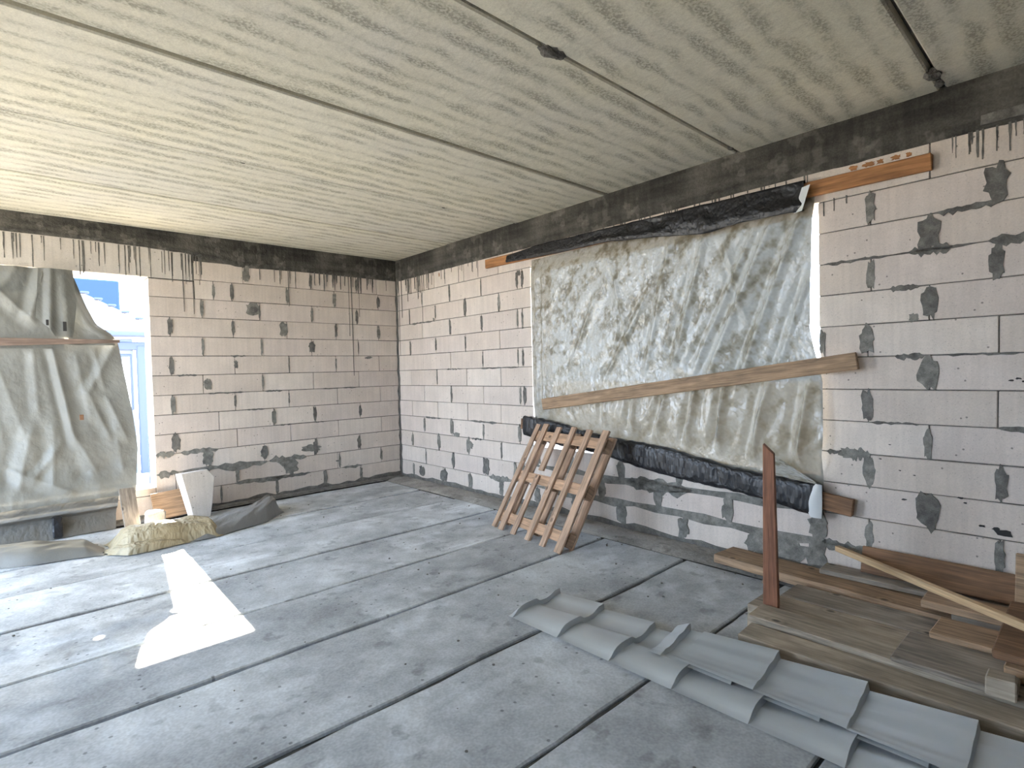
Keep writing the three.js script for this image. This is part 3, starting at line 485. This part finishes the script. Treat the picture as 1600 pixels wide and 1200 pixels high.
// ------------------------------------------------------------------ crumpled tarps on the floor
{
  const front = [[-4.5, 0.72], [-3.98, 0.83], [-3.33, 1.04], [-3.23, 1.15], [-2.82, 1.14], [-2.57, 1.17], [-2.08, 0.97], [-1.86, 0.76]];
  const mound = (x0, x1, depth, H, amp, s0, nu, nv) => grid(nu, nv, (s, t) => {
    const x = mix(x0, x1, s), zf = lut(front, x), h = lut(H, x), a = t * Math.PI, endK = Math.min(1, 9 * s + 0.05, 9 * (1 - s) + 0.05);
    const w1 = fbm(x * 2.3 + t * 1.1, t * 1.4 - x * 0.7, 256, 256, 2, s0), w2 = ridged(x * 2.6 - t * 1.7, t * 2.4 + x * 1.2, s0 + 4), r = 0.55 * w1 + 0.45 * w2;
    const prof = lut([[0, 0], [0.06, 0.42], [0.14, 0.72], [0.35, 0.95], [0.6, 1], [0.85, 0.7], [1, 0]], t);
    const y = FY + 0.003 + endK * h * prof * (0.62 + 0.62 * r);
    return [x + 0.05 * (w2 - 0.5) * prof, Math.max(FY + 0.003, y), zf - depth * t + (0.06 * (w1 - 0.5) + 0.03 * Math.sin(x * 11 + s0)) * (0.4 + 0.6 * Math.sin(a))];
  }, x1 - x0, depth * 1.3);
  solid('tarp_heap', 'low heap of dark grey tarp lying along the floor under the parapet sheet', 'tarp', mound(-4.45, -3.37, 0.42, [[-4.5, 0.13], [-3.8, 0.14], [-3.6, 0.10], [-3.28, 0.09]], 0.2, 12, 70, 26), std({ color: C(0.20, 0.195, 0.18), map: tTarp, roughness: 0.5 }));
  const b = thing('crumpled_tarp', 'crumpled tan and grey tarp lying on the floor before the upright white block', 'tarp');
  part(b, 'tan_fold', mound(-3.34, -2.52, 0.36, [[-3.34, 0.10], [-3.2, 0.165], [-2.95, 0.195], [-2.75, 0.17], [-2.52, 0.10]], 0.3, 22, 70, 30), M.bundleTan, 'ochre folded part of the tarp');
  part(b, 'grey_fold', mound(-2.76, -1.84, 0.40, [[-2.76, 0.06], [-2.45, 0.12], [-2.2, 0.15], [-2.0, 0.20], [-1.93, 0.19], [-1.84, 0.06]], 0.3, 32, 80, 30), M.bundleGrey, 'silvery grey end of the tarp');
  part(b, 'lower_fold', mound(-3.36, -2.78, 0.16, [[-3.36, 0.04], [-3.2, 0.085], [-3.0, 0.085], [-2.78, 0.03]], 0.3, 42, 50, 18).translate(0, 0, 0.03), M.bundleTan);
}
// ------------------------------------------------------------------ right window: film, battens, black wrap   (x = -n, z = u)
const R = (u, y, n) => [-n, y, u];
{
  const barY = (u) => 0.815 + (u - 2.46) * (0.48 - 0.815) / 2.77;
  const tf = thing('window_film', 'dirty silvery plastic film stretched and creased over the wide right window', 'plastic film');
  const F = [[5.17, 2.42, 4.70, 1.25, 0.045, 0.05], [4.99, 2.42, 4.46, 1.30, 0.045, 0.045], [4.82, 2.3, 4.36, 1.38, 0.03, 0.03], [4.45, 2.3, 4.18, 1.4, 0.045, 0.04], [4.15, 2.3, 3.92, 1.4, 0.035, 0.025], [4.6, 2.25, 4.75, 1.7, 0.03, 0.02], [5.16, 1.9, 4.95, 1.3, 0.03, 0.03],
    [5.18, 1.25, 5.10, 0.62, 0.05, 0.05], [4.92, 1.25, 4.78, 0.62, 0.045, 0.05], [4.60, 1.22, 4.53, 0.62, 0.035, 0.05], [4.36, 1.2, 4.26, 0.66, 0.035, 0.04], [4.10, 1.15, 3.98, 0.70, 0.035, 0.035], [3.80, 1.1, 3.78, 0.72, 0.04, 0.03], [3.5, 1.1, 3.46, 0.75, 0.035, 0.025], [3.1, 1.05, 3.2, 0.80, 0.03, 0.02],
    [2.66, 2.4, 2.66, 0.9, 0.02, 0.012], [2.76, 2.4, 2.74, 0.9, 0.02, 0.010], [3.9, 1.9, 3.5, 1.3, 0.03, 0.022], [3.4, 2.0, 3.1, 1.4, 0.03, 0.02], [3.6, 2.2, 3.75, 1.5, 0.025, 0.016]];
  const edgeR = [[0.5, 5.235], [0.7, 5.24], [0.9, 5.26], [1.25, 5.25], [1.45, 5.20], [1.6, 5.172], [2.0, 5.183], [2.46, 5.20]];
  const sheet = part(tf, 'sheet', grid(240, 170, (s, t) => {
    const u0 = mix(2.597, 5.19, s), y = mix(2.46, barY(u0) + 0.02, t), u = mix(2.597, lut(edgeR, y), s), q = u * 0.88 - y * 0.42, q2 = u * 0.42 + y * 0.9, c = 0.022 * (ridged(q * 4, q2 * 1.3, 51) - 0.6) + 0.014 * (ridged(q * 11, q2 * 2.6, 55) - 0.5) + 0.007 * (ridged(u * 22, y * 7, 58) - 0.5) * (1 - 0.6 * smooth(4.0, 4.6, u));
    const belly = 0.03 * Math.sin(Math.PI * s) * Math.sin(Math.PI * t);
    const pin = smooth(0.02, 0.1, t) * (1 - smooth(0.84, 0.95, t)); return R(u, y, 0.008 + (0.016 + 0.03 * smooth(1.45, 0.9, y) * smooth(4.5, 5.2, u) + (foldsAt(F, u, y, true) * (1.2 + 0.7 * smooth(1.3, 1.0, y)) + c * (1 + 0.5 * smooth(1.3, 1.0, y)) - belly) * smooth(0, 0.03, s)) * pin);
  }, 2.7, 1.85), M.film);
  part(tf, 'turned_back_corner', grid(8, 8, (s, t) => { const a = mix(4.97, 4.87, t), y0 = mix(0.755, 0.63, t); return R(mix(a, 5.215, s), mix(y0, mix(0.60, 0.585, t), s), 0.075 + 0.03 * (1 - s) * (1 - t)); }, 0.3, 0.3), M.film, 'turned-up lower corner of the film');
  // boards
  const bar = (u0, y0, u1, y1, h, n0, n1, ch = 0.004) => { const L = Math.hypot(u1 - u0, y1 - y0), g = cbox(n1 - n0, h, L, ch, { axis: 2, jit: 0.002 }); g.rotateX(-Math.atan2(y1 - y0, u1 - u0)); g.translate(-(n0 + n1) / 2, (y0 + y1) / 2, (u0 + u1) / 2); return g; };
  solid('top_batten', 'long orange-brown board nailed above the right window holding the film', 'board', bar(1.925, 2.522, 5.815, 2.483, 0.092, 0.012, 0.05), M.woodOrange);
  solid('middle_batten', 'tan-brown board nailed aslant across the middle of the silvery film', 'board', bar(2.80, 1.035, 5.46, 1.378, 0.105, 0.085, 0.115), M.woodTan);
  const lb = thing('lower_batten', 'board wrapped in black film slanting down along the foot of the silvery film', 'board');
  part(lb, 'board', bar(2.45, 0.828, 5.42, 0.463, 0.105, 0.03, 0.07), M.woodBrown, 'brown board sticking out of the black wrap');
  part(lb, 'black_wrap', grid(160, 28, (s, t) => {
    const u = mix(2.50, 5.23, s), a = t * Math.PI * 2, c = Math.cos(a), k = Math.sin(a), se = (v) => Math.sign(v) * Math.pow(Math.abs(v), 0.55);
    const r = ridged(u * 9, t * 4, 61) - 0.5, h = 0.098 + 0.012 * Math.sin(u * 5);
    return R(u, barY(u) - 0.005 + se(k) * h + 0.02 * r * Math.abs(k), 0.056 + se(c) * (0.034 + 0.012 * r));
  }, 2.8, 0.5), M.black, 'crumpled shiny black film');
  part(lb, 'silver_end', grid(10, 10, (s, t) => R(5.235 + (s - 0.5) * (0.02 + 0.075 * Math.sin(0.25 + t * 2.2)) - 0.035 * (1 - t) * t * 2 - 0.02 * t, mix(0.595, 0.375, t), 0.088 + 0.012 * Math.sin(s * 3)), 0.2, 0.25), M.silver, 'silvery inner side of the wrap at its end');
  // black film hanging over the top batten
  const tw = thing('black_film', 'crumpled black plastic film hanging over the orange board above the window', 'plastic film');
  const low = [[2.30, 2.475], [2.7, 2.458], [3.07, 2.445], [3.6, 2.44], [3.9, 2.405], [4.3, 2.36], [4.46, 2.337], [4.75, 2.352], [5.15, 2.345]];
  part(tw, 'sheet', grid(150, 26, (s, t) => {
    const u = mix(2.30, 5.16, s), yl = lut(low, u), yt = lut([[2.3, 2.545], [2.7, 2.575], [5.2, 2.54]], u), prof = [[0, yt - 0.01, 0.045], [0.1, yt + 0.006, 0.05], [0.2, yt - 0.005, 0.07], [0.7, mix(yt, yl, 0.8), 0.085], [0.85, yl, 0.075], [1, yl + 0.015, 0.055]];
    const r = (ridged(u * 3.2, t * 2.2, 71) - 0.5) * smooth(0, 0.1, t), k = lut([[2.3, 0.3], [3.5, 0.7], [4.5, 1.2], [5.2, 1.2]], u);
    return R(u, lut(prof.map((p) => [p[0], p[1]]), t) + 0.01 * r, lut(prof.map((p) => [p[0], p[2]]), t) + 0.022 * k * r + 0.012 * k * t);
  }, 2.9, 0.3), M.black);
  part(tw, 'silver_flap', grid(8, 10, (s, t) => R(mix(5.10, 5.16, s) + 0.05 * (1 - t), mix(2.50, 2.345, t), 0.085 + 0.03 * s), 0.1, 0.2), M.silver, 'pale grey turned-over end of the film');
}
// ------------------------------------------------------------------ leaning pallet
{
  const pl = thing('wooden_pallet', 'light wooden pallet with six narrow slats leaning against the wrapped board', 'pallet');
  const B0 = new THREE.Vector3(-0.70, FY, 2.69), B1 = new THREE.Vector3(-0.845, FY, 3.69), Tm = new THREE.Vector3(-0.23, 0.86, 3.265);
  const Ux = B1.clone().sub(B0).normalize(), mid = B0.clone().add(B1).multiplyScalar(0.5), Vy = Tm.clone().sub(mid); const L = Vy.length(); Vy.addScaledVector(Ux, -Vy.dot(Ux) * 0.6).normalize();
  const Nz = Ux.clone().cross(Vy).normalize(), m = new THREE.Matrix4().makeBasis(Ux, Vy, Nz).setPosition(B0); pl.applyMatrix4(m);
  const slat = (u, w, v0, v1, n0, n1, name, mat, axis = 1) => part(pl, name, span(u - w / 2, u + w / 2, v0, v1, n0, n1, 0.003, { axis, jit: 0.003 }), mat);
  const us = [0.03, 0.145, 0.335, 0.545, 0.745, 0.945], ws = [0.062, 0.068, 0.064, 0.068, 0.068, 0.075];
  us.forEach((u, i) => { const mats = [M.woodPallet, M.woodPallet, M.woodPallet, M.woodPallet, M.woodPallet, M.woodPallet];
    if (i === 2) { slat(u, ws[i], 0.0, L * 0.53, -0.02, 0, 'slat', mats[i]); slat(u + 0.01, ws[i], L * 0.575, L * 0.985, -0.02, 0, 'slat', mats[i]); }
    else slat(u, ws[i], i ? 0.0 : 0.005, L * (0.99 + 0.01 * (i % 2)), -0.02, 0, 'slat', mats[i]); });
  for (const v of [0.12, 0.50, 0.89]) part(pl, 'cross_board', span(0.02, 0.955, L * v - 0.045, L * v + 0.045, -0.042, -0.021, 0.003, { axis: 0, jit: 0.003 }), M.woodPalletCross);
  for (const u of [0.055, 0.49, 0.925]) {
    for (const v of [0.12, 0.50, 0.89]) part(pl, 'spacer_block', cbox(0.08, 0.11, 0.07, 0.004, { c: [u, L * v, -0.078] }), M.woodPallet);
    part(pl, 'bottom_board', span(u - 0.045, u + 0.045, 0.012, L * 0.985, -0.134, -0.114, 0.003, { axis: 1 }), M.woodPallet);
  }
}
// ------------------------------------------------------------------ boards on the floor at the right
{
  const plank = (name, label, x0, x1, y0, y1, z0, z1, mat, ry = 0, rz = 0, group) => { const g = cbox(x1 - x0, y1 - y0, z1 - z0, 0.005, { axis: 2, jit: 0.003 }); g.rotateZ(rz); g.rotateY(ry); g.translate((x0 + x1) / 2, (y0 + y1) / 2, (z0 + z1) / 2); return solid(name, label, 'plank', g, mat, group ?? (name === 'floor_plank' ? 'planks on the floor by the right wall' : undefined)); };
  plank('floor_plank', 'thick squared grey-brown beam lying next to the metal roof sheets', -1.245, -1.085, FY, 0.038, 5.24, 6.9, M.woodGrey, 0.012);
  plank('floor_plank', 'grey-brown plank lying just behind the thick squared beam', -1.075, -0.885, FY, 0.066, 5.205, 6.9, M.woodGrey, 0.0);
  plank('floor_plank', 'wide grey plank under the foot of the rusty post', -0.875, -0.63, FY, 0.032, 5.12, 6.9, M.woodGrey);
  plank('floor_plank', 'wide grey plank between the rusty post and the tan-edged board', -0.62, -0.385, FY, 0.03, 5.20, 6.9, M.woodGrey2);
  plank('floor_plank', 'tan-edged board propped off the floor near the block wall', -0.345, -0.09, -0.012, 0.045, 4.62, 6.35, M.woodTan, -0.075);
  plank('prop_batten', 'short batten under the tan-edged board', -0.36, -0.06, FY, -0.013, 4.98, 5.06, M.woodGrey2);
  plank('prop_batten', 'rear short batten under the tan-edged board', -0.36, -0.06, FY, -0.013, 5.92, 6.0, M.woodGrey2);
  plank('wall_plank', 'grey board lying at the foot of the wall under the pale stick', -0.165, -0.03, 0.05, 0.085, 5.26, 6.9, M.woodGrey2, 0.02);
  plank('wall_plank', 'dark brown board leaning on edge against the foot of the wall', -0.085, -0.055, 0.088, 0.245, 5.47, 6.9, M.woodBrown, 0, -0.35);
  plank('board_stub', 'tan board end propped at the wall beyond the dark brown board', -0.13, -0.095, 0.088, 0.37, 6.165, 6.7, M.woodTan, 0, -0.1);
  const st = cbox(0.034, 0.034, 1.35, 0.002, { axis: 2 }); st.lookAt(new THREE.Vector3(-0.61, 0.012, 0.91)); st.translate(-0.075 - 0.61 * 0.6, 0.205, 5.345 + 0.91 * 0.6);
  solid('pale_stick', 'long pale fresh-sawn stick laid across the boards', 'stick', st, M.woodPale);
  const bp = thing('broken_pallet', 'broken pallet corner of grey and tan boards stacked on the planks', 'pallet');
  const bpart = (n, x0, x1, y0, y1, z0, z1, mat) => part(bp, n, span(x0, x1, y0, y1, z0, z1, 0.005, { axis: 2, jit: 0.004 }), mat);
  bpart('top_board', -0.425, -0.245, 0.085, 0.127, 5.825, 6.9, M.woodTan); bpart('middle_board', -0.80, -0.57, 0.096, 0.121, 5.93, 6.9, M.woodTan); bpart('grey_board', -1.11, -0.79, 0.068, 0.093, 5.85, 6.25, M.woodGrey2);
  bpart('cross_board', -0.92, -0.24, 0.129, 0.168, 6.16, 6.30, M.woodBrown);
  bpart('spacer_block', -0.41, -0.26, 0.047, 0.084, 5.95, 6.15, M.woodGrey2); bpart('spacer_block', -1.12, -1.03, 0.067, 0.14, 6.165, 6.25, M.woodGrey); bpart('spacer_block', -0.95, -0.86, 0.067, 0.128, 6.20, 6.29, M.woodTan);
  // rusty post
  const ps = cbox(0.058, 0.905, 0.07, 0.004, { axis: 1, warp: (v) => { const t = (v.y + 0.45) / 0.9; v.x *= mix(1.1, 0.8, t); v.z *= mix(1.1, 0.78, t); if (t > 0.9) v.y -= 0.05 * (v.z > 0 ? 1 : 0); } });
  ps.rotateY(0.25); ps.rotateZ(0.012); ps.translate(-0.84, 0.033 + 0.4525, 5.235);
  solid('rusty_post', 'reddish-brown square post standing upright on the grey planks', 'post', ps, M.rust);
}
// ------------------------------------------------------------------ stamped metal roof sheets
{
  const sheet = (prof, zs, rise, y0, x0, skew) => {
    const gs = [];
    zs.slice(0, -1).forEach((za, k) => {
      const zb = zs[k + 1];
      gs.push(grid(28, 6, (s, t) => { const w = prof[prof.length - 1][0], x = s * w; return [x0 + x + skew * (mix(za, zb, t) - zs[0]), y0 + lut(prof, x) * (0.75 + 0.25 * t) + rise * t * smooth(-0.005, 0.05, x), mix(za, zb, t)]; }, 0.4, 0.33));
      if (k + 2 < zs.length || true) gs.push(grid(28, 1, (s, t) => { const w = prof[prof.length - 1][0], x = s * w; return [x0 + x + skew * (zb - zs[0]), y0 + lut(prof, x) * (1 - 0.25 * t) + rise * (1 - t) * smooth(-0.005, 0.05, x) - 0.001 * t, zb + 0.006 * t]; }, 0.4, 0.03));
    });
    return mergeGeometries(gs);
  };
  const P1 = [[0, 0], [0.03, 0.002], [0.075, 0.022], [0.11, 0.027], [0.195, 0.028], [0.225, 0.006], [0.275, 0.003], [0.31, 0.008], [0.355, 0.028], [0.40, 0.032]];
  const P2 = [[0, 0.010], [0.012, 0.012], [0.03, 0.004], [0.075, 0.0], [0.115, 0.006], [0.165, 0.026], [0.215, 0.030], [0.25, 0.046], [0.275, 0.050]];
  const ZS = [4.20, 4.535, 4.868, 5.20, 5.535, 5.87, 6.205, 6.54, 6.875];
  solid('roof_sheet', 'long grey-green stamped metal roof sheet lying flat on the floor panels', 'roof sheet', sheet(P1, [4.165, ...ZS], 0.024, FY + 0.008, -1.825, 0.016), M.steel, 'stacked metal roof sheets');
  solid('roof_sheet', 'upper stamped metal roof sheet stacked on the others beside the planks', 'roof sheet', sheet(P2, [5.13, 5.49, 5.835, 6.175, 6.515, 6.86], 0.024, 0.014, -1.655, 0.0), M.steel, 'stacked metal roof sheets');
  solid('roof_sheet', 'middle stamped metal roof sheet peeking out under the upper one', 'roof sheet', sheet(P2, [4.99, 5.06, 5.40, 5.745, 6.08, 6.42, 6.76], 0.022, 0.002, -1.665, 0.0), M.steel, 'stacked metal roof sheets');
}
renderer.render(scene, camera);
